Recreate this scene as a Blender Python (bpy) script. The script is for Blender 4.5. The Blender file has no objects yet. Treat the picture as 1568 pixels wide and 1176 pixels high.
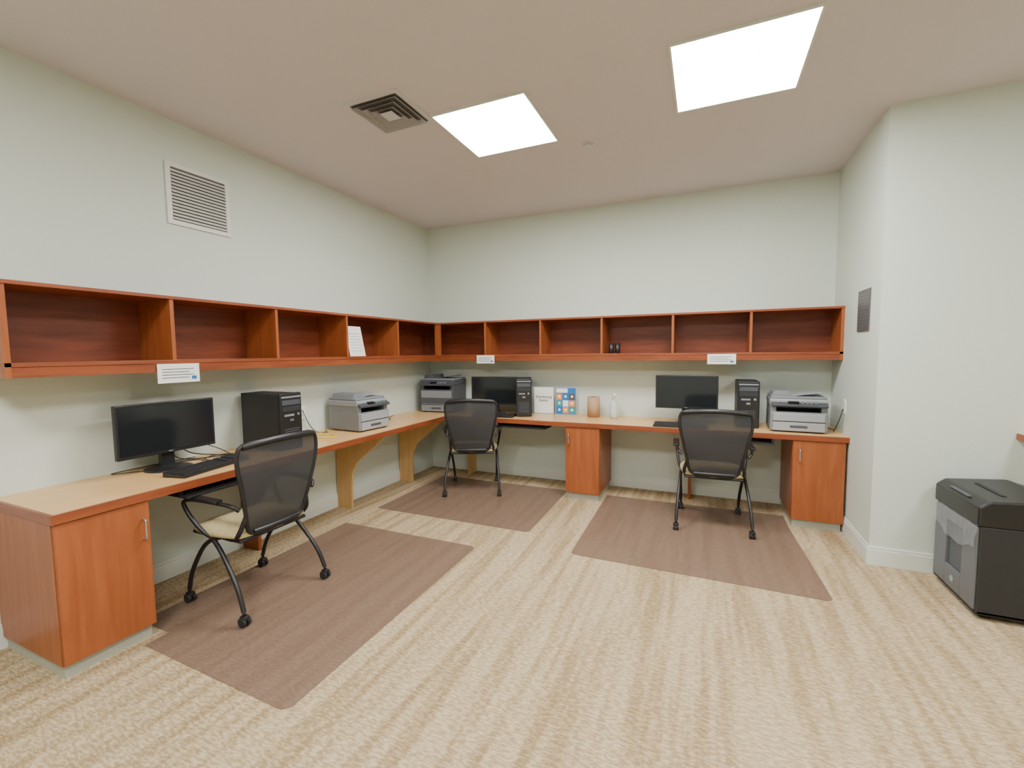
import bpy, bmesh, math, random
from mathutils import Vector, Matrix
random.seed(4)
scene=bpy.context.scene

# ------------------------------------------------------------------ materials
def srgb(r,g,b):
    def f(c):
        c/=255.0
        return c/12.92 if c<=0.04045 else ((c+0.055)/1.055)**2.4
    return (f(r),f(g),f(b),1)
def newmat(name):
    m=bpy.data.materials.new(name); m.use_nodes=True
    nt=m.node_tree; b=nt.nodes['Principled BSDF']
    return m,nt,b
def L(nt,a,b): nt.links.new(a,b)
def mat_plain(name,col,rough=0.5,metal=0.0,spec=0.5,noise=0.04,nscale=40,bump=0.0,bscale=200):
    m,nt,b=newmat(name)
    b.inputs['Roughness'].default_value=rough; b.inputs['Metallic'].default_value=metal
    b.inputs['Specular IOR Level'].default_value=spec
    geo=nt.nodes.new('ShaderNodeNewGeometry')
    n=nt.nodes.new('ShaderNodeTexNoise'); n.inputs['Scale'].default_value=nscale
    L(nt,geo.outputs['Position'],n.inputs['Vector'])
    mx=nt.nodes.new('ShaderNodeMix'); mx.data_type='RGBA'
    mx.inputs['A'].default_value=tuple(c*(1-noise) for c in col[:3])+(1,)
    mx.inputs['B'].default_value=tuple(min(1,c*(1+noise)) for c in col[:3])+(1,)
    L(nt,n.outputs['Fac'],mx.inputs['Factor']); L(nt,mx.outputs['Result'],b.inputs['Base Color'])
    if bump>0:
        n2=nt.nodes.new('ShaderNodeTexNoise'); n2.inputs['Scale'].default_value=bscale; n2.inputs['Detail'].default_value=3
        L(nt,geo.outputs['Position'],n2.inputs['Vector'])
        bp=nt.nodes.new('ShaderNodeBump'); bp.inputs['Strength'].default_value=bump; bp.inputs['Distance'].default_value=0.003
        L(nt,n2.outputs['Fac'],bp.inputs['Height']); L(nt,bp.outputs['Normal'],b.inputs['Normal'])
    return m
def mat_wood(name,c1,c2,scale=(25,25,2.5),rough=0.35):
    m,nt,b=newmat(name); b.inputs['Roughness'].default_value=rough
    b.inputs['Specular IOR Level'].default_value=0.4
    geo=nt.nodes.new('ShaderNodeNewGeometry'); mp=nt.nodes.new('ShaderNodeMapping')
    mp.inputs['Scale'].default_value=scale
    L(nt,geo.outputs['Position'],mp.inputs['Vector'])
    n=nt.nodes.new('ShaderNodeTexNoise'); n.inputs['Scale'].default_value=1.0; n.inputs['Detail'].default_value=5; n.inputs['Distortion'].default_value=0.6
    L(nt,mp.outputs['Vector'],n.inputs['Vector'])
    r=nt.nodes.new('ShaderNodeValToRGB'); r.color_ramp.elements[0].color=c1; r.color_ramp.elements[1].color=c2
    r.color_ramp.elements[0].position=0.3; r.color_ramp.elements[1].position=0.7
    L(nt,n.outputs['Fac'],r.inputs['Fac']); L(nt,r.outputs['Color'],b.inputs['Base Color'])
    return m
CARP=(srgb(186,164,128),srgb(218,198,162),srgb(160,135,98),srgb(192,169,131))
def mat_carpet():
    m,nt,b=newmat('carpet_beige'); b.inputs['Roughness'].default_value=0.95; b.inputs['Specular IOR Level'].default_value=0.1
    geo=nt.nodes.new('ShaderNodeNewGeometry')
    def noise(sc,detail=3,dist=0.0):
        mp=nt.nodes.new('ShaderNodeMapping'); mp.inputs['Scale'].default_value=sc
        L(nt,geo.outputs['Position'],mp.inputs['Vector'])
        n=nt.nodes.new('ShaderNodeTexNoise'); n.inputs['Scale'].default_value=1; n.inputs['Detail'].default_value=detail; n.inputs['Distortion'].default_value=dist
        L(nt,mp.outputs['Vector'],n.inputs['Vector']); return n.outputs['Fac']
    def ramp(src,p0,p1):
        r=nt.nodes.new('ShaderNodeMapRange'); r.inputs['From Min'].default_value=p0; r.inputs['From Max'].default_value=p1
        L(nt,src,r.inputs['Value']); return r.outputs['Result']
    streak=ramp(noise((14,.8,1),4,0.1),0.38,0.56)
    dash=ramp(noise((34,105,1),3,.4),0.42,0.60)
    fine=ramp(noise((210,260,1),2),0.3,0.7)
    def mix(f,A,B):
        mx=nt.nodes.new('ShaderNodeMix'); mx.data_type='RGBA'
        L(nt,f,mx.inputs['Factor'])
        for k,v in (('A',A),('B',B)):
            if isinstance(v,tuple): mx.inputs[k].default_value=v
            else: L(nt,v,mx.inputs[k])
        return mx.outputs['Result']
    base=mix(dash,CARP[0],CARP[1])
    strk=mix(dash,CARP[2],CARP[3])
    c=mix(streak,strk,base)
    mul=nt.nodes.new('ShaderNodeMix'); mul.data_type='RGBA'; mul.blend_type='MULTIPLY'; mul.inputs['Factor'].default_value=1
    L(nt,c,mul.inputs['A']); L(nt,mix(fine,(.74,.74,.74,1),(1,1,1,1)),mul.inputs['B'])
    L(nt,mul.outputs['Result'],b.inputs['Base Color'])
    bp=nt.nodes.new('ShaderNodeBump'); bp.inputs['Strength'].default_value=0.5; bp.inputs['Distance'].default_value=0.006
    ad=nt.nodes.new('ShaderNodeMath'); ad.operation='ADD'; L(nt,dash,ad.inputs[0]); L(nt,fine,ad.inputs[1])
    L(nt,ad.outputs[0],bp.inputs['Height']); L(nt,bp.outputs['Normal'],b.inputs['Normal'])
    return m
def mat_alpha(name,col,alpha,rough=0.4):
    m,nt,b=newmat(name); b.inputs['Base Color'].default_value=col; b.inputs['Roughness'].default_value=rough
    b.inputs['Alpha'].default_value=alpha
    return m
def mat_mesh_fabric(name):
    m,nt,b=newmat(name); b.inputs['Base Color'].default_value=(.030,.032,.035,1); b.inputs['Roughness'].default_value=0.6
    geo=nt.nodes.new('ShaderNodeTexCoord')
    n=nt.nodes.new('ShaderNodeTexNoise'); n.inputs['Scale'].default_value=330
    L(nt,geo.outputs['Object'],n.inputs['Vector'])
    r=nt.nodes.new('ShaderNodeMapRange'); r.inputs['From Min'].default_value=0.42; r.inputs['From Max'].default_value=0.52
    r.inputs['To Min'].default_value=0.84; r.inputs['To Max'].default_value=.97
    L(nt,n.outputs['Fac'],r.inputs['Value']); L(nt,r.outputs['Result'],b.inputs['Alpha'])
    return m
def mat_emit(name,col,s):
    m=bpy.data.materials.new(name); m.use_nodes=True; nt=m.node_tree; nt.nodes.clear()
    e=nt.nodes.new('ShaderNodeEmission'); o=nt.nodes.new('ShaderNodeOutputMaterial')
    e.inputs['Color'].default_value=col; e.inputs['Strength'].default_value=s
    L(nt,e.outputs[0],o.inputs[0]); return m

M={}
M['wall']=mat_plain('wall_sage_paint',srgb(207,216,205),0.6,noise=0.015,nscale=3,bump=0.25,bscale=160,spec=0.25)
M['ceil']=mat_plain('ceiling_paint',srgb(212,206,209),0.85,noise=0.01,bump=0.3,bscale=120,spec=0.2)
M['trim']=mat_plain('trim_white',srgb(218,223,214),0.4,noise=0.01)
M['toe']=mat_plain('toe_kick_vinyl',srgb(172,174,160),0.5)
M['carpet']=mat_carpet()
M['cherry']=mat_wood('cherry_wood',srgb(142,75,38),srgb(162,91,50))
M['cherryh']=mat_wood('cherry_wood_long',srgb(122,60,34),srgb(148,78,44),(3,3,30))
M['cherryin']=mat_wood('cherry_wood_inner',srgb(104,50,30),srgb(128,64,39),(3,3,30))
M['maple']=mat_wood('maple_laminate',srgb(216,172,110),srgb(228,186,124),(6,6,20),0.3)
M['maplev']=mat_wood('maple_panel',srgb(198,160,104),srgb(214,176,118),(20,20,2))
M['black']=mat_plain('black_plastic',(.012,.012,.013,1),0.4)
M['blackm']=mat_plain('black_matte',(.02,.02,.021,1),0.6,bump=.1)
M['screen']=mat_plain('screen_glass',(.012,.014,.016,1),0.12,noise=0.0)
M['dgrey']=mat_plain('dark_grey_plastic',srgb(70,74,80),0.45)
M['mgrey']=mat_plain('mid_grey_plastic',srgb(124,128,132),0.5)
M['lgrey']=mat_plain('light_grey_plastic',srgb(152,155,158),0.5)
M['bingrey']=mat_plain('bin_grey_plastic',srgb(96,99,104),0.45)
M['silver']=mat_plain('brushed_metal',srgb(190,190,188),0.3,metal=0.9)
M['mesh']=mat_mesh_fabric('chair_mesh_fabric')
M['seat']=mat_plain('seat_fabric_beige',srgb(196,180,134),0.9,noise=0.35,nscale=70,bump=.4)
M['mat']=mat_alpha('chair_mat_vinyl',srgb(140,114,98),0.44,0.38)
M['white']=mat_plain('white_paper',srgb(236,236,232),0.6,noise=0.01)
M['ink']=mat_plain('black_ink',(.03,.03,.035,1),0.6)
M['blue']=mat_plain('blue_print',srgb(30,110,180),0.5)
M['orange']=mat_plain('orange_print',srgb(240,150,40),0.5)
M['green']=mat_plain('teal_print',srgb(60,150,140),0.5)
M['kraft']=mat_plain('kraft_paper',srgb(176,142,110),0.8)
M['clear']=mat_alpha('clear_plastic',srgb(220,228,232),0.55,0.2)
M['bag']=mat_alpha('bag_film',srgb(185,188,192),0.24,0.2)
M['yellow']=mat_plain('yellow_plastic',srgb(240,215,30),0.5)
M['signdk']=mat_plain('sign_dark',srgb(84,82,84),0.4)
M['darkhole']=mat_plain('duct_dark',(.03,.03,.03,1),0.9)
M['ductg']=mat_plain('duct_grey',srgb(95,92,90),0.8)
M['ventw']=mat_plain('vent_white',srgb(216,216,208),0.45)
M['ceilm']=mat_plain('ceiling_metal',srgb(205,205,208),0.5)
M['lens']=mat_emit('light_lens',(1.0,.985,.97,1),58.0)

# ------------------------------------------------------------------ builders
def link(o): scene.collection.objects.link(o)
class Grp:
    def __init__(s,name,loc=(0,0,0),rz=0.0):
        s.e=bpy.data.objects.new(name,None); s.e.location=loc; s.e.rotation_euler=(0,0,rz); s.e.empty_display_size=.1; link(s.e)
    def add(s,name,bm,mat,smooth=False):
        me=bpy.data.meshes.new(name); bm.normal_update(); bm.to_mesh(me); bm.free()
        me.materials.append(M[mat] if isinstance(mat,str) else mat)
        if smooth:
            for p in me.polygons: p.use_smooth=True
        o=bpy.data.objects.new(name,me); link(o); o.parent=s.e
        return o
    def box(s,name,lo,hi,mat,bev=0.0,seg=2,rot=None,taper=None):
        bm=bmesh.new(); bmesh.ops.create_cube(bm,size=1)
        c=[(a+b)/2 for a,b in zip(lo,hi)]; d=[abs(b-a) for a,b in zip(lo,hi)]
        for v in bm.verts:
            v.co=Vector((v.co.x*d[0],v.co.y*d[1],v.co.z*d[2]))
            if taper and v.co.z>0: v.co.x*=taper[0]; v.co.y*=taper[1]
        if bev>0: bmesh.ops.bevel(bm,geom=bm.edges[:],offset=bev,segments=seg,affect='EDGES',profile=.5)
        if rot is not None: bmesh.ops.transform(bm,matrix=rot.to_4x4(),verts=bm.verts)
        bmesh.ops.translate(bm,vec=c,verts=bm.verts)
        return s.add(name,bm,mat)
    def cyl(s,name,c,r,h,mat,r2=None,axis='Z',seg=28,bev=0):
        bm=bmesh.new(); bmesh.ops.create_cone(bm,cap_ends=True,segments=seg,radius1=r,radius2=r if r2 is None else r2,depth=h)
        if axis=='X': bmesh.ops.rotate(bm,matrix=Matrix.Rotation(math.pi/2,3,'Y'),verts=bm.verts)
        if axis=='Y': bmesh.ops.rotate(bm,matrix=Matrix.Rotation(math.pi/2,3,'X'),verts=bm.verts)
        bmesh.ops.translate(bm,vec=c,verts=bm.verts)
        o=s.add(name,bm,mat)
        for p in o.data.polygons: p.use_smooth=len(p.vertices)==4
        return o
    def lathe(s,name,prof,c,mat,seg=32):
        bm=bmesh.new(); rings=[]
        for r,z in prof:
            rings.append([bm.verts.new((c[0]+r*math.cos(2*math.pi*i/seg),c[1]+r*math.sin(2*math.pi*i/seg),c[2]+z)) for i in range(seg)])
        for a,b in zip(rings,rings[1:]):
            for i in range(seg): bm.faces.new((a[i],a[(i+1)%seg],b[(i+1)%seg],b[i]))
        bm.faces.new(rings[0][::-1]); bm.faces.new(rings[-1])
        return s.add(name,bm,mat,True)
    def prism(s,name,pts,axis,a,b,mat,bev=0):
        bm=bmesh.new()
        def P(p,t):
            return {'X':(t,p[0],p[1]),'Y':(p[0],t,p[1]),'Z':(p[0],p[1],t)}[axis]
        A=[bm.verts.new(P(p,a)) for p in pts]; B=[bm.verts.new(P(p,b)) for p in pts]
        bm.faces.new(A); bm.faces.new(B[::-1]); n=len(pts)
        for i in range(n): bm.faces.new((A[i],B[i],B[(i+1)%n],A[(i+1)%n]))
        bmesh.ops.recalc_face_normals(bm,faces=bm.faces)
        if bev>0: bmesh.ops.bevel(bm,geom=bm.edges[:],offset=bev,segments=2,affect='EDGES',profile=.5)
        return s.add(name,bm,mat)
    def tube(s,name,pts,r,mat,res=8,closed=False,flat=None):
        P=[Vector(p) for p in pts]; n=len(P); out=[]
        rng=range(n if closed else n-1)
        for i in rng:
            p0=P[(i-1)%n] if (closed or i>0) else P[0]; p1=P[i]; p2=P[(i+1)%n]; p3=P[(i+2)%n] if (closed or i+2<n) else P[-1]
            for k in range(res):
                t=k/res
                out.append(0.5*((2*p1)+(-p0+p2)*t+(2*p0-5*p1+4*p2-p3)*t*t+(-p0+3*p1-3*p2+p3)*t*t*t))
        if not closed: out.append(P[-1])
        cu=bpy.data.curves.new(name,'CURVE'); cu.dimensions='3D'; cu.bevel_depth=r; cu.bevel_resolution=3; cu.use_fill_caps=True
        sp=cu.splines.new('POLY'); sp.points.add(len(out)-1); sp.use_cyclic_u=closed
        for q,pt in zip(out,sp.points): pt.co=(q.x,q.y,q.z,1)
        tmp=bpy.data.objects.new('tmpc',cu); link(tmp); bpy.context.view_layer.update()
        me=bpy.data.meshes.new_from_object(tmp.evaluated_get(bpy.context.evaluated_depsgraph_get()))
        bpy.data.objects.remove(tmp); bpy.data.curves.remove(cu)
        me.materials.clear(); me.materials.append(M[mat])
        for p in me.polygons: p.use_smooth=True
        me.name=name; o=bpy.data.objects.new(name,me); link(o); o.parent=s.e; return o
    def cord(s,name,pts,r=.003,mat='black'):
        bpy.context.view_layer.update()
        o=s.tube(name,pts,r,mat)
        for v in o.data.vertices: v.co.z=max(v.co.z,.7503)
        o.data.transform(s.e.matrix_world.inverted()); return o
    def grid(s,name,fn,nu,nv,mat,thick=0.0,smooth=True):
        bm=bmesh.new(); V=[[bm.verts.new(fn(i/nu,j/nv)) for j in range(nv+1)] for i in range(nu+1)]
        for i in range(nu):
            for j in range(nv): bm.faces.new((V[i][j],V[i+1][j],V[i+1][j+1],V[i][j+1]))
        bmesh.ops.recalc_face_normals(bm,faces=bm.faces)
        if thick: bmesh.ops.solidify(bm,geom=bm.faces[:],thickness=thick)
        return s.add(name,bm,mat,smooth)
    def text(s,name,body,size,mat,mtx,align='CENTER'):
        cu=bpy.data.curves.new(name,'FONT'); cu.body=body; cu.size=size; cu.align_x=align; cu.align_y='CENTER'; cu.extrude=0.0004; cu.offset=.0006
        tmp=bpy.data.objects.new('tmpt',cu); link(tmp); bpy.context.view_layer.update()
        me=bpy.data.meshes.new_from_object(tmp.evaluated_get(bpy.context.evaluated_depsgraph_get()))
        bpy.data.objects.remove(tmp); bpy.data.curves.remove(cu)
        me.transform(mtx); me.materials.clear(); me.materials.append(M[mat])
        o=bpy.data.objects.new(name,me); link(o); o.parent=s.e; return o
UPY=Matrix.Rotation(math.pi/2,4,'X')
def single(name,lo,hi,mat,bev=0):
    g=bpy.data.meshes.new(name); bm=bmesh.new(); bmesh.ops.create_cube(bm,size=1)
    for v in bm.verts: v.co=Vector([(a+b)/2+v.co[i]*(b-a) for i,(a,b) in enumerate(zip(lo,hi))])
    if bev: bmesh.ops.bevel(bm,geom=bm.edges[:],offset=bev,segments=2,affect='EDGES')
    bm.to_mesh(g); bm.free(); g.materials.append(M[mat]); o=bpy.data.objects.new(name,g); link(o); return o

W=4.155; H=2.92; YC=-1.1175; XR=7.2; YB=-7.0
# ------------------------------------------------------------------ room
single('floor',(-.15,YB-.1,-.1),(XR+.1,.15,0),'carpet')
single('ceiling',(-.15,YB-.1,H),(XR+.1,.15,H+.1),'ceil')
single('wall_left',(-.12,YB,0),(0,0.0,H),'wall')
single('wall_back',(-.12,0,0),(W+.12,.12,H),'wall')
single('wall_right',(W,YC+.12,0),(W+.12,0,H),'wall')
single('wall_right_front',(W,YC,0),(XR,YC+.12,H),'wall')
single('wall_far_right',(XR,YB,0),(XR+.1,YC+.12,H),'wall')
single('wall_rear',(-.12,YB-.1,0),(XR+.1,YB,H),'wall')
def base(name,lo,hi,cap):
    g=Grp(name)
    g.box('board',lo,(hi[0],hi[1],.105),'trim',.002)
    g.box('cap',cap[0],cap[1],'trim',.003)
base('baseboard_left',(0,YB,0),(.014,-.0,0),((0,YB,.105),(.009,0,.125)))
base('baseboard_back',(0.014,-.014,0),(W-.014,0,0),((.009,-.009,.105),(W-.009,0,.125)))
base('baseboard_right',(W-.014,YC,0),(W,-.014,0),((W-.009,YC,.105),(W,-.009,.125)))
base('baseboard_right_front',(W-.014,YC-.014,0),(XR,YC,0),((W-.009,YC-.009,.105),(XR,YC,.125)))

# ------------------------------------------------------------------ ceiling lights
def troffer(x0,x1,y0,y1):
    g=Grp('ceiling_light',((x0+x1)/2,(y0+y1)/2,H)); a=(x1-x0)/2; b=(y1-y0)/2
    g.box('lens',(-a,-b,-.006),(a,b,-.002),'lens')
    f=.012
    g.box('frame_a',(-a-f,-b-f,-.010),(a+f,-b,0),'trim'); g.box('frame_b',(-a-f,b,-.010),(a+f,b+f,0),'trim')
    g.box('frame_c',(-a-f,-b,-.010),(-a,b,0),'trim'); g.box('frame_d',(a,-b,-.010),(a+f,b,0),'trim')
troffer(1.53,2.15,-2.19,-1.56)
troffer(2.955,3.58,-2.25,-1.60)
troffer(1.53,2.15,-5.2,-4.57)  # unseen pair of troffers behind the camera, added as fill light
troffer(2.955,3.58,-5.2,-4.57)
troffer(5.0,5.62,-3.7,-3.07)  # unseen troffer off to the right, also added for fill
# ceiling diffuser
g=Grp('ceiling_air_diffuser',(1.31,-2.325,H))
def ring(g,name,a,w,z0,z1,mat):
    g.box(name,(-a,-a,z0),(a,-a+w,z1),mat); g.box(name,(-a,a-w,z0),(a,a,z1),mat)
    g.box(name,(-a,-a+w,z0),(-a+w,a-w,z1),mat); g.box(name,(a-w,-a+w,z0),(a,a-w,z1),mat)
ring(g,'flange',.20,.03,-.006,0,'ceilm')
g.box('duct',(-.17,-.17,-.003),(.17,.17,-.001),'ductg')
def slope(g,name,a,w,mat):
    bm=bmesh.new(); o=[(-a,-a),(a,-a),(a,a),(-a,a)]; i=a-w
    n=[(-i,-i),(i,-i),(i,i),(-i,i)]
    A=[bm.verts.new((p[0],p[1],-.020)) for p in o]; B=[bm.verts.new((p[0],p[1],-.004)) for p in n]
    for k in range(4): bm.faces.new((A[k],A[(k+1)%4],B[(k+1)%4],B[k]))
    bmesh.ops.solidify(bm,geom=bm.faces[:],thickness=.002); g.add(name,bm,mat)
slope(g,'louver_1',.165,.028,'ceilm'); slope(g,'louver_2',.125,.028,'ceilm'); slope(g,'louver_3',.085,.028,'ceilm')
g.box('center_plate',(-.045,-.045,-.020),(.045,.045,-.016),'ceilm')
g=Grp('fire_sprinkler',(2.33,-1.39,H))
g.cyl('escutcheon',(0,0,-.004),.04,.008,'ceilm'); g.cyl('cap',(0,0,-.013),.03,.01,'ceilm')
# wall return vent
g=Grp('wall_air_vent',(0,-2.695,2.46))
a=.205;b=.195;w=.03
g.box('frame_bottom',(0,-a,-b),(.012,a,-b+w),'ventw',.002); g.box('frame_top',(0,-a,b-w),(.012,a,b),'ventw',.002)
g.box('frame_l',(0,-a,-b+w),(.012,-a+w,b-w),'ventw'); g.box('frame_r',(0,a-w,-b+w),(.012,a,b-w),'ventw')
g.box('duct',(.0005,-a+w,-b+w),(.002,a-w,b-w),'ductg')
for i in range(15):
    z=-b+w+.012+i*(2*b-2*w-.012)/15
    g.box('slat',(.000,-a+w,z-.001),(.024,a-w,z+.001),'ventw',rot=Matrix.Rotation(math.radians(48),3,'Y'))

# ------------------------------------------------------------------ cubby shelf (L shaped)
ZT=1.767; ZB=1.334; DS=.328; YL=-3.775
g=Grp('wall_cubby_shelf')
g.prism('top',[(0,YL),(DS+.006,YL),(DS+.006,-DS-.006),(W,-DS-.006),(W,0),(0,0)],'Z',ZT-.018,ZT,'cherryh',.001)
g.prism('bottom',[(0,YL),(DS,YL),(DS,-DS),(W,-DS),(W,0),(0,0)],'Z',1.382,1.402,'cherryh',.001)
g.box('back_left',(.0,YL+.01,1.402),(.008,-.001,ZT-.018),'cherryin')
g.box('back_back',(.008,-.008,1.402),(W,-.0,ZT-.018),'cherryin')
g.box('valance_left',(DS-.024,YL,ZB),(DS-.004,-DS+.004,1.382),'cherryh',.001)
g.box('valance_back',(DS-.004,-DS+.004,ZB),(W,-DS+.024,1.382),'cherryh',.001)
g.box('end_left',(0,YL,ZB),(DS,YL+.022,ZT-.018),'cherry')
g.box('end_right',(W-.022,-DS,ZB),(W,-.008,ZT-.018),'cherry')
t=.010
for y in (-3.09,-2.41,-1.73,-1.04):
    g.box('divider',(.008,y-t,1.402),(DS-.002,y+t,ZT-.018),'cherry')
for x in (.93,1.57,2.205,2.86,3.495):
    g.box('divider',(x-t,-DS+.002,1.402),(x+t,-.008,ZT-.018),'cherry')
g.box('corner_post_a',(DS-.022,-DS-.03,1.402),(DS,-DS+.0,ZT-.018),'cherry')
g.box('corner_post_b',(DS,-DS,1.402),(DS+.03,-DS+.022,ZT-.018),'cherry')

# ------------------------------------------------------------------ desk
ZD=.75; DD=.604; YD=-3.768
g=Grp('corner_desk')
e=.014
g.prism('worktop',[(0,YD+e),(DD-e,YD+e),(DD-e,-DD+e),(W,-DD+e),(W,0),(0,0)],'Z',ZD-.04,ZD,'maple')
g.box('edge_band_left',(DD-e,YD,ZD-.042),(DD,-DD+.0,ZD),'cherryh',.001)
g.box('edge_band_back',(DD,-DD,ZD-.042),(W,-DD+e,ZD),'cherryh',.001)
g.box('edge_band_end',(0,YD,ZD-.042),(DD-e,YD+e,ZD),'cherryh',.001)
def cab(lo,hi,door,handle):
    zt=ZD-.042
    g.box('cabinet_body',(lo[0],lo[1],.065),(hi[0],hi[1],zt),'cherry')
    k=.012
    g.box('toe_kick',(lo[0]+(k if lo[0]>.01 else .0),lo[1]+k,0),(hi[0]-(k if hi[0]<W-.01 else 0),hi[1]-(k if hi[1]<-.01 else 0),.065),'toe')
    if door=='X':
        g.box('cabinet_door',(hi[0],lo[1]+.003,.068),(hi[0]+.018,hi[1]-.003,zt-.004),'cherry',.002)
        y=handle; x=hi[0]+.018
        g.tube('door_handle',[(x,y,.52),(x+.028,y,.525),(x+.028,y,.57),(x+.028,y,.615),(x,y,.62)],.005,'silver')
    else:
        g.box('cabinet_door',(lo[0]+.003,lo[1]-.018,.068),(hi[0]-.003,lo[1],zt-.004),'cherry',.002)
        x=handle; y=lo[1]-.018
        g.tube('door_handle',[(x,y,.54),(x,y-.028,.545),(x,y-.028,.59),(x,y-.028,.635),(x,y,.64)],.005,'silver')
cab((0,-3.762,0),(.575,-3.40,0),'X',-3.435)
cab((1.915,-.575,0),(2.245,-.015,0),'Y',1.955)
cab((3.79,-.575,0),(W-.015,-.015,0),'Y',3.835)
prof=[(.0,0),(.165,0),(.168,.20),(.185,.34),(.24,.44),(.50,.645),(.56,.70),(.56,.708),(.0,.708)]
for y,mt in ((-2.52,'cherry'),(-1.59,'maplev'),(-.67,'maplev')):
    g.prism('support_panel',[(a+.015,b) for a,b in prof],'Y',y-.0125,y+.0125,mt)
for x,mt in ((.62,'maplev'),(3.02,'cherry')):
    g.prism('support_panel',[(-a-.015,b) for a,b in prof],'X',x-.0125,x+.0125,mt)
for (a,b) in (((1.18,-.615),(1.72,-.30)),((3.10,-.66),(3.66,-.32))):
    g.box('keyboard_tray',(a[0],a[1],.665),(b[0],b[1],.677),'black',.004)
    g.box('tray_rail',(a[0],a[1]+.06,.677),(a[0]+.02,b[1],.710),'black'); g.box('tray_rail',(b[0]-.02,a[1]+.06,.677),(b[0],b[1],.710),'black')
g.box('keyboard_tray',(.30,-3.25,.665),(.635,-2.70,.677),'black',.004)
g.box('tray_rail',(.30,-3.25,.677),(.57,-3.23,.710),'black'); g.box('tray_rail',(.30,-2.72,.677),(.57,-2.70,.710),'black')

# ------------------------------------------------------------------ chair mats
def chairmat(pts):
    g=Grp('chair_mat'); g.prism('vinyl_sheet',pts,'Z',.001,.004,'mat')
chairmat([(.63,-3.48),(1.60,-3.50),(1.63,-3.47),(1.62,-1.91),(1.59,-1.88),(.38,-1.88),(.38,-3.37),(.63,-3.37)])
chairmat([(.38,-1.49),(1.85,-1.49),(1.88,-1.46),(1.87,-.35),(.38,-.35)])
chairmat([(2.29,-1.70),(2.32,-1.725),(3.80,-1.745),(3.83,-1.72),(3.775,-.62),(3.775,-.35),(2.27,-.35)])

# ------------------------------------------------------------------ office chair (faces local +y)
def chair(loc,rz):
    g=Grp('office_chair',loc,rz)
    def seatfn(top):
        def f(u,v):
            x=(u-.5)*2; y=(v-.5)*2
            sx=x*math.sqrt(1-y*y*.28); sy=y*math.sqrt(1-x*x*.28)
            X=sx*.245; Y=sy*.235+.02
            edge=max(abs(x),abs(y))
            z=.455+.022*(1-edge**6) if top else .43-.01*(1-edge**6)
            if top: z-=.02*max(0,y)**3; 
            return (X,Y,z)
        return f
    bm=bmesh.new(); n=14
    T=[[bm.verts.new(seatfn(True)(i/n,j/n)) for j in range(n+1)] for i in range(n+1)]
    B=[[bm.verts.new(seatfn(False)(i/n,j/n)) for j in range(n+1)] for i in range(n+1)]
    for i in range(n):
        for j in range(n):
            bm.faces.new((T[i][j],T[i+1][j],T[i+1][j+1],T[i][j+1])); bm.faces.new((B[i][j],B[i][j+1],B[i+1][j+1],B[i+1][j]))
    per=[(i,0) for i in range(n)]+[(n,j) for j in range(n)]+[(i,n) for i in range(n,0,-1)]+[(0,j) for j in range(n,0,-1)]
    for k in range(len(per)):
        a=per[k]; b=per[(k+1)%len(per)]
        bm.faces.new((T[a[0]][a[1]],B[a[0]][a[1]],B[b[0]][b[1]],T[b[0]][b[1]]))
    bmesh.ops.recalc_face_normals(bm,faces=bm.faces)
    g.add('seat_cushion',bm,'seat',True)
    g.box('seat_pan',(-.215,-.19,.405),(.215,.22,.425),'black',.008)
    def half(z):
        return .160+.092*min(1,(z/.75))**.8
    def bp(s,u):
        w=half(s)
        x=u*w; y=-.205-.085*s-.02*math.sin(s*math.pi)+.035*u*u*(0.4+.6*s)
        z=.435+.53*s-.02*u*u*(1 if s>.5 else 0)*(s-.5)*2
        return (x,y,z)
    g.grid('back_mesh',lambda i,j:bp(.02+.955*j,(i-.5)*1.96),16,20,'mesh')
    outl=[bp(0,u) for u in (-.75,-.35,0,.35,.75)]
    outl+= [bp(s,1) for s in (.06,.25,.5,.75,.93)]
    outl+= [bp(1,u) for u in (.85,.4,0,-.4,-.85)]
    outl+= [bp(s,-1) for s in (.93,.75,.5,.25,.06)]
    g.tube('back_frame',outl,.011,'black',6,True)
    g.tube('back_top_rail',[bp(.985,u) for u in (-.9,-.45,0,.45,.9)],.017,'black')
    g.tube('back_bottom_rail',[bp(.03,u) for u in (-.85,-.4,0,.4,.85)],.016,'black')
    for sx in (-1,1):
        g.tube('back_support',[bp(.22,sx*1.0),(sx*.215,-.19,.47),(sx*.20,-.12,.415),(sx*.19,0,.41)],.013,'black')
        g.tube('front_leg',[(sx*.235,-.02,.425),(sx*.24,.08,.36),(sx*.235,.20,.20),(sx*.232,.25,.075)],.012,'black')
        g.tube('rear_leg',[(sx*.235,.02,.425),(sx*.245,-.08,.35),(sx*.262,-.21,.20),(sx*.27,-.27,.075)],.012,'black')
        g.tube('armrest_arm',[(sx*.235,-.225,.60),(sx*.26,-.20,.628),(sx*.275,-.10,.640),(sx*.278,.06,.638),(sx*.278,.15,.625),(sx*.275,.175,.595),(sx*.265,.13,.52),(sx*.25,.06,.45),(sx*.235,.01,.42)],.011,'black')
        g.box('armrest_pad',(sx*.278-.024,-.13,.642),(sx*.278+.024,.14,.660),'black',.008)
        for (cx,cy) in ((sx*.232,.25),(sx*.27,-.27)):
            g.cyl('caster_stem',(cx,cy,.066),.008,.03,'black')
            g.box('caster_hood',(cx-.018,cy-.022,.03),(cx+.018,cy+.018,.058),'black',.008)
            g.cyl('caster_wheel',(cx-.013,cy,.0255),.0255,.015,'blackm',axis='X'); g.cyl('caster_wheel',(cx+.013,cy,.0255),.0255,.015,'blackm',axis='X')
    g.tube('cross_bar',[(-.235,0,.41),(-.1,0,.40),(.1,0,.40),(.235,0,.41)],.011,'black')
    return g
chair((.675,-2.915,.004),math.radians(90))
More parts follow.
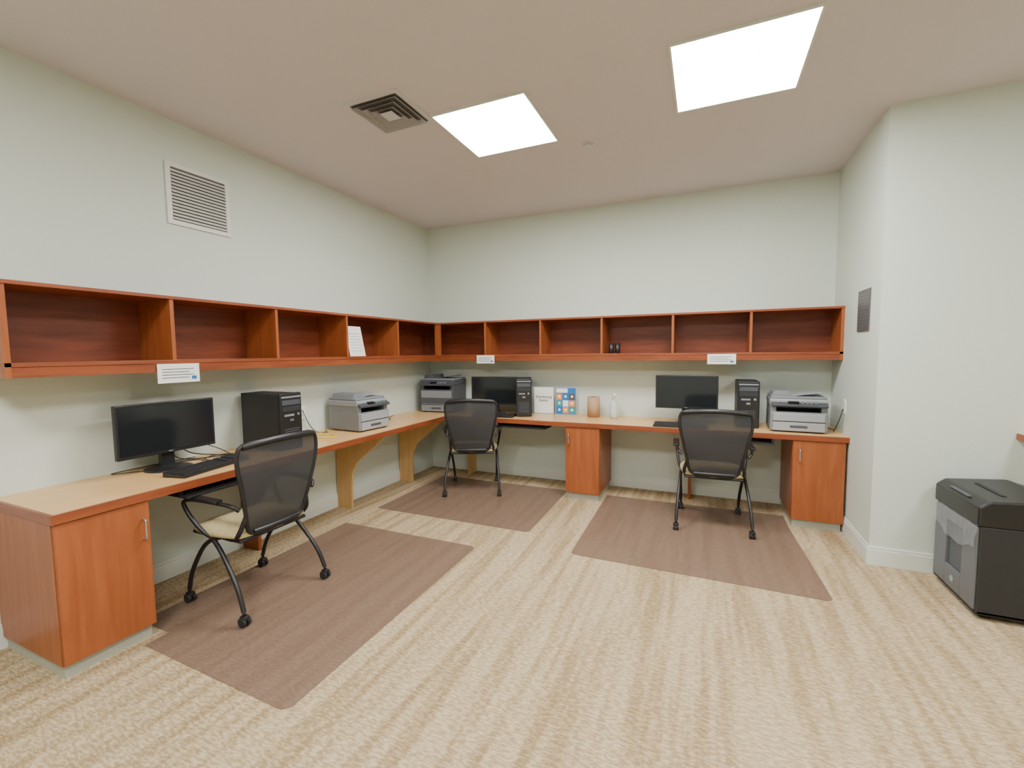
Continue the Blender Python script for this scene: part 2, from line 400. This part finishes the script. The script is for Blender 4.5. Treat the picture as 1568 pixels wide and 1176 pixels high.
chair((.935,-.635,.004),math.radians(24))
chair((3.205,-.715,.004),math.radians(3))

# ------------------------------------------------------------------ monitors (face local -y)
def monitor(loc,rz,zb=.10,w=.53,h=.305):
    g=Grp('computer_monitor',loc,rz)
    g.box('housing',(-w/2,-.012,zb),(w/2,.018,zb+h),'black',.004)
    g.box('housing_back',(-w/2+.08,.018,zb+.05),(w/2-.08,.04,zb+h-.05),'black',.01)
    g.box('screen',(-w/2+.014,-.0135,zb+.02),(w/2-.014,-.0115,zb+h-.014),'screen')
    g.box('logo',(-.012,-.0138,zb+.007),(.012,-.0118,zb+.013),'mgrey')
    g.prism('neck',[(.02,.01),(.055,.01),(.05,zb+.14),(.02,zb+.14)],'X',-.035,.035,'black')
    g.lathe('stand_base',[(.12,0),(.12,.006),(.10,.012),(.04,.02)],(0,.02,0),'black')
    return g
mon1=monitor((.20,-3.08,ZD),math.radians(90))
mon2=monitor((1.025,-.30,ZD),math.radians(8),.105)
monitor((2.985,-.35,ZD),math.radians(0),.145)

def tower(loc,rz,w=.175,d=.40,h=.40,style=0):
    g=Grp('computer_tower',loc,rz)
    g.box('case',(-w/2,-d/2+.03,.006),(w/2,d/2,h-.004),'blackm',.003)
    for sx in (-1,1):
        for sy in (-1,1): g.box('foot',(sx*(w/2-.02)-.012,sy*(d/2-.05)-.012,0),(sx*(w/2-.02)+.012,sy*(d/2-.05)+.012,.007),'black')
    y=-d/2
    g.box('front_bezel',(-w/2,y,.004),(w/2,y+.032,h),'black',.010,3)
    g.box('optical_drive',(-w/2+.015,y-.002,h-.085),(w/2-.015,y+.002,h-.05),'dgrey',.001)
    g.box('bezel_strip',(-w/2+.01,y-.003,h-.035),(w/2-.01,y+.002,h-.022),'mgrey',.001)
    g.box('drive_bay',(-w/2+.015,y-.002,h-.13),(w/2-.015,y+.002,h-.095),'blackm',.001)
    g.cyl('power_button',(w/2-.035,y-.002,h-.155),.010,.006,'silver',axis='Y')
    g.box('usb_ports',(-w/2+.03,y-.002,h-.165),(w/2-.07,y+.001,h-.15),'mgrey')
    for i in range(7): g.box('front_grille',(-w/2+.03,y-.0015,.05+i*.016),(w/2-.03,y+.002,.056+i*.016),'dgrey')
    g.box('badge',(-.015,y-.002,h-.20),(.015,y+.001,h-.185),'silver')
    return g
tower((.25,-2.425,ZD),math.radians(90),.18,.40,.405)
tower((1.345,-.235,ZD),math.radians(22),.165,.38,.40)
tower((3.485,-.20,ZD),0,.17,.37,.405)

def keyboard(loc,rz):
    g=Grp('computer_keyboard',loc,rz)
    g.prism('keyboard_body',[(-.075,0),(.075,0),(.075,.026),(-.075,.014)],'X',-.225,.225,'black',.002)
    bm=bmesh.new()
    for r in range(6):
        y=-.062+r*.0225+(.004 if r==5 else 0); z=.0165+(y+.075)/.15*.012
        x=-.217
        while x<.212:
            wd=.0165
            if r==0 and -.13<x<-.02: wd=.105
            if not(.068<x<.074 or .128<x<.135):
                m=Matrix.Translation((x+wd/2,y,z))@Matrix.Rotation(math.radians(4.6),4,'X')@Matrix.Diagonal((wd,.0175,.007,1))
                bmesh.ops.create_cube(bm,size=1,matrix=m)
            x+=wd+.0028
    g.add('keys',bm,'blackm')
    return g
kb1=keyboard((.405,-2.985,ZD),math.radians(90+12))
keyboard((2.945,-.50,ZD),math.radians(0))
keyboard((1.10,-.48,ZD),math.radians(8))

# ------------------------------------------------------------------ printers
def printer(loc,rz,w=.40,d=.38,h=.32,tall=False,body='mgrey'):
    g=Grp('laser_printer',loc,rz); x=w/2; y=d/2
    zb=.165 if not tall else .26
    g.box('lower_body',(-x,-y+.012,.008),(x,y,zb),body,.012,3)
    for sx in (-1,1):
        for sy in (-1,1): g.box('foot',(sx*(x-.04)-.015,sy*(y-.05)-.015,0),(sx*(x-.04)+.015,sy*(y-.05)+.015,.01),'black')
    g.box('paper_tray',(-x+.02,-y,.012),(x-.02,-y+.03,.085),'mgrey' if body!='mgrey' else 'lgrey',.006)
    g.box('tray_handle',(-.06,-y-.003,.040),(.06,-y+.004,.060),'dgrey',.002)
    g.box('front_door',(-x+.02,-y+.002,.090),(x-.02,-y+.03,zb-.012),'mgrey' if body!='mgrey' else 'lgrey',.006)
    g.box('door_line',(-x+.02,-y+.004,.0855),(x-.02,-y+.02,.0895),'black')
    if tall: g.box('second_tray',(-x+.02,-y-.001,.10),(x-.02,-y+.02,.17),'dgrey',.005)
    zs=zb+.055
    g.box('bay_side_l',(-x+.002,-y+.03,zb-.01),(-x+.045,y-.002,zs),body,.004); g.box('bay_side_r',(x-.045,-y+.03,zb-.01),(x-.002,y-.002,zs),body,.004)
    g.box('bay_back',(-x+.04,.08,zb-.01),(x-.04,y-.004,zs),body)
    g.box('bay_floor',(-x+.045,-y+.05,zb-.004),(x-.045,.08,zb+.003),'black')
    zt=zs+.05
    g.box('scanner_unit',(-x-.002,-y+.03,zs),(x+.002,y,zt),'lgrey' if body=='mgrey' else 'dgrey',.008)
    rot=Matrix.Rotation(math.radians(28),3,'X')
    g.box('control_panel',(-x+.004,-y-.012,zs+.004),(x-.004,-y+.062,zs+.022),'dgrey',.005,rot=rot)
    g.box('display',(-.075,-y+.0,zs+.018),(.0,-y+.03,zs+.027),'screen',rot=rot)
    for i in range(8):
        px=.025+(i%4)*.03; py=-y+.008+(i//4)*.02
        g.cyl('button',(px,py,zs+.020+(i//4)*.010),.006,.008,'lgrey' if i!=7 else 'green',seg=12)
    g.box('scanner_lid',(-x+.004,-y+.055,zt),(x-.004,y-.004,zt+.018),'mgrey',.006)
    g.prism('document_feeder',[(-x+.01,zt+.016),(-x+.15,zt+.016),(-x+.13,zt+.06),(-x+.03,zt+.055)],'Y',-y+.09,y-.03,'dgrey' if tall else 'mgrey',.005)
    g.box('feeder_tray',(-x+.13,-y+.12,zt+.028),(x-.03,y-.06,zt+.036),'dgrey' if tall else 'lgrey',.003,rot=Matrix.Rotation(math.radians(-8),3,'Y'))
    return g
pr1=printer((.265,-1.55,ZD),math.radians(90-4),.36,.39)
pr2=printer((.325,-.235,ZD),math.radians(6),.42,.38,tall=True,body='dgrey')
pr3=printer((3.845,-.31,ZD),math.radians(-2),.40,.38)

# ------------------------------------------------------------------ desk small things
g=Grp('sign_holder',(1.525,-.10,ZD),math.radians(4))
g.box('sheet',(-.108,-.003,.008),(.108,-.001,.288),'white'); g.box('acrylic_foot',(-.11,-.04,0),(.11,.05,.004),'clear')
g.box('acrylic_back',(-.112,0,.002),(.112,.002,.292),'clear')
g.text('sign_text','Disinfecting\nStation',.038,'ink',Matrix.Translation((0,-.0034,.165))@UPY)
g=Grp('poster_stand',(1.775,-.10,ZD),math.radians(4))
g.box('sheet',(-.108,-.003,.008),(.108,-.001,.288),'blue'); g.box('acrylic_foot',(-.11,-.04,0),(.11,.05,.004),'clear')
g.box('acrylic_back',(-.112,0,.002),(.112,.002,.292),'clear')
cols=['blue','orange','green','green','white','orange','orange','blue','signdk']
for i in range(9):
    cx=-.102+(i%3)*.069; cz=.016+(i//3)*.072
    g.box('poster_tile',(cx,-.0038,cz),(cx+.062,-.003,cz+.066),cols[i])
    if i!=4: g.cyl('poster_icon',(cx+.031,-.0042,cz+.036),.014,.0006,'white',axis='Y',seg=16)
g.box('poster_header',(-.102,-.0038,.236),(.02,-.003,.282),'white')
g=Grp('paper_towel_roll',(2.09,-.16,ZD))
g.lathe('roll',[(.02,0),(.064,0),(.064,.205),(.02,.205)],(0,0,0),'kraft')
g.cyl('core_hole',(0,0,.2055),.02,.001,'darkhole')
g=Grp('spray_bottle',(2.30,-.17,ZD),math.radians(20))
g.lathe('bottle',[(.036,0),(.042,.006),(.042,.12),(.038,.15),(.018,.185),(.014,.20)],(0,0,0),'clear')
g.lathe('liquid',[(.034,.004),(.038,.008),(.038,.10)],(0,0,0),'white')
g.cyl('collar',(0,0,.205),.016,.022,'white')
g.box('sprayer_head',(-.014,-.045,.215),(.014,.03,.248),'white',.006)
g.box('nozzle',(-.009,-.06,.228),(.009,-.045,.244),'white',.003)
g.tube('trigger',[(0,-.03,.217),(0,-.04,.195),(0,-.036,.17)],.005,'white')
for x in (2.285,2.345):
    g=Grp('pen_cup',(x,-.24,1.402))
    g.lathe('cup',[(.022,0),(.026,.003),(.026,.10),(.023,.10),(.022,.01)],(0,0,0),'black')
def plate(name,loc,rz,w,h,style=0):
    g=Grp(name,loc,rz)
    g.box('plate',(-w/2,-.004,-h/2),(w/2,0,h/2),'white',.001)
    for i in range(4): g.box('text_line',(-w*.40,-.0046,h*(.22-.15*i)-.002),(w*(.36-.12*(i%2)),-.004,h*(.22-.15*i)+.002),'signdk')
    g.box('mark',(w*.30,-.0046,-h*.34),(w*.42,-.004,-h*.16),'blue')
plate('shelf_label',(DS+.001,-3.075,1.325),math.radians(90),.225,.11)
plate('shelf_label',(.935,-DS-.001,1.35),0,.215,.09)
plate('shelf_label',(3.27,-DS-.001,1.345),0,.23,.09)
g=Grp('paper_notice',(.29,-1.60,1.402),math.radians(90))
g.box('sheet',(-.095,-.001,0),(.095,.001,.27),'white',rot=Matrix.Rotation(math.radians(-12),3,'X'))
for i in range(7): g.box('text_line',(-.07,-.0315+ (.135-(.05+i*.025))*(-.213)+.0275,.05+i*.025),(.065,-.031+(.135-(.05+i*.025))*(-.213)+.0275,.052+i*.025),'mgrey')
g=Grp('wall_sign',(W,-.805,1.69),math.radians(-90))
g.box('panel',(-.125,-.008,-.145),(.125,0,.145),'signdk',.002)
for i in range(10): g.box('text_line',(-.10,-.0088,.11-i*.024),(.10-.05*(i%3==2),-.008,.1125-i*.024),'mgrey')
def outlet(loc,rz):
    g=Grp('wall_outlet',loc,rz)
    g.box('cover',(-.036,-.006,-.058),(.036,0,.058),'white',.003)
    g.box('socket',(-.017,-.008,.008),(.017,-.006,.038),'trim'); g.box('socket',(-.017,-.008,-.038),(.017,-.006,-.008),'trim')
    for z in (.023,-.023):
        for x in (-.006,.006): g.box('slot',(x-.001,-.0085,z-.006),(x+.001,-.008,z+.006),'ink')
outlet((W,-.44,.97),math.radians(-90)); outlet((.72,0,.97),0); outlet((0,-2.98,.93),math.radians(90)); outlet((0,-1.95,.93),math.radians(90))

z=ZD+.006
mon1.cord('power_cord',[(.16,-3.05,.92),(.10,-3.0,.80),(.08,-2.9,z),(.16,-2.80,z),(.22,-2.72,z),(.12,-2.68,z),(.06,-2.74,z+.05),(.012,-2.98,.93)])
mon1.cord('loose_cord',[(.14,-3.12,z),(.20,-2.98,z+.02),(.26,-2.86,z),(.30,-2.76,z),(.20,-2.69,z),(.12,-2.78,z),(.20,-2.90,z)])
mon1.cord('video_cord',[(.14,-3.02,.90),(.08,-2.90,.80),(.10,-2.76,z),(.26,-2.70,z),(.34,-2.67,z)],.0035)
kb1.cord('usb_cord',[(.33,-2.98,z+.012),(.26,-3.04,z),(.12,-3.22,z),(.04,-3.30,z),(.03,-3.10,z),(.05,-2.85,z)],.0025)
pr1.cord('power_cord',[(.012,-1.95,.95),(.04,-1.92,.84),(.06,-1.86,z),(.16,-1.84,z),(.08,-1.78,z)])
pr1.cord('spare_cord',[(.06,-1.30,z),(.12,-1.15,z),(.20,-1.05,z),(.10,-.95,z),(.05,-.80,z)])
pr1.cord('network_cord',[(.10,-2.12,z),(.30,-2.05,z),(.38,-1.98,z),(.30,-1.92,z),(.18,-1.96,z)],.004,'yellow')
pr3.cord('power_cord',[(W-.012,-.44,.95),(W-.03,-.42,.86),(W-.05,-.36,z),(W-.03,-.25,z),(W-.08,-.12,z)])
mon2.cord('power_cord',[(.70,-.012,.95),(.69,-.05,.85),(.66,-.10,z),(.76,-.14,z),(.90,-.10,z)])

# ------------------------------------------------------------------ shredder (front faces -x)
g=Grp('paper_shredder',(4.46,-1.425,0))
w=.235; d=.40
g.box('side_near',(.0,-w,.03),(d,-w+.02,.50),'blackm',.006); g.box('side_far',(.0,w-.02,.03),(d,w,.50),'blackm',.006)
g.box('back_panel',(d-.02,-w,.03),(d,w,.50),'blackm',.006); g.box('bottom',(0,-w,.03),(d,w,.05),'blackm',.004)
g.prism('head',[(-.012,.50),(-.012,.60),(.03,.635),(.30,.655),(d,.62),(d,.50)],'Y',-w-.004,w+.004,'black',.010)
g.box('entry_slot',(.12,-.13,.642),(.14,.13,.6465),'darkhole'); 
g.box('control_strip',(-.002,-.10,.617),(.03,.10,.624),'dgrey')
g.box('bin_front_l',(-.008,-w+.012,.05),(.012,-.085,.49),'bingrey',.004)
g.box('bin_front_r',(-.008,.085,.05),(.012,w-.012,.49),'bingrey',.004)
g.box('bin_front_b',(-.008,-.085,.05),(.012,.085,.17),'bingrey',.003)
g.box('bin_front_t',(-.008,-.085,.43),(.012,.085,.49),'bingrey',.003)
g.box('bin_window',(.004,-.09,.165),(.008,.09,.435),'dgrey')
g.cyl('emblem',(-.009,0,.11),.018,.002,'lgrey',axis='X')
def bagfn(u,v):
    y=(u-.5)*2*(w-.004); zb=.39-.05*(1-abs(u-.45)*2)+.008*math.sin(u*17)
    z=zb+(.505-zb)*v
    x=-.013-.010*(1-v)-.0025*math.sin(u*23+v*6)-.0015*math.sin(u*51-v*9)
    return (x,y,z)
g.grid('bag_liner',bagfn,60,14,'bag')
for sx in (.05,d-.05):
    for sy in (-w+.05,w-.05):
        g.cyl('caster',(sx,sy,.016),.016,.02,'black',axis='Y'); g.box('caster_fork',(sx-.012,sy-.014,.016),(sx+.012,sy+.014,.032),'black')

g=Grp('wall_counter')
g.box('counter_top',(4.84,YC-.30,.885),(6.2,YC,.915),'maple',.002); g.box('counter_edge',(4.826,YC-.314,.882),(6.2,YC-.30,.917),'cherryh',.002)
g.box('counter_edge_end',(4.826,YC-.30,.882),(4.84,YC,.917),'cherryh',.002)
g.box('wall_bracket',(5.3,YC-.25,.70),(5.33,YC,.882),'cherry'); g.box('wall_bracket',(6.0,YC-.25,.70),(6.03,YC,.882),'cherry')

# ------------------------------------------------------------------ world + camera
wd=bpy.data.worlds.new('world'); scene.world=wd; wd.use_nodes=True
wd.node_tree.nodes['Background'].inputs[0].default_value=(.8,.85,.9,1); wd.node_tree.nodes['Background'].inputs[1].default_value=0.2
yaw,pitch,roll=.4112,.0717,-.0107
cy,sy=math.cos(yaw),math.sin(yaw)
f0=Vector((-sy,cy,0)); r0=Vector((cy,sy,0)); u0=Vector((0,0,1))
f=f0*math.cos(pitch)-u0*math.sin(pitch); u=u0*math.cos(pitch)+f0*math.sin(pitch)
r=r0*math.cos(roll)+u*math.sin(roll); u2=-r0*math.sin(roll)+u*math.cos(roll)
cam=bpy.data.cameras.new('camera'); co=bpy.data.objects.new('camera',cam); link(co)
m=Matrix((( r.x,u2.x,-f.x,3.1391),(r.y,u2.y,-f.y,-4.6678),(r.z,u2.z,-f.z,1.4259),(0,0,0,1)))
co.matrix_world=m
cam.sensor_width=36; cam.lens=36*679.13/1568; cam.clip_start=.02
scene.camera=co
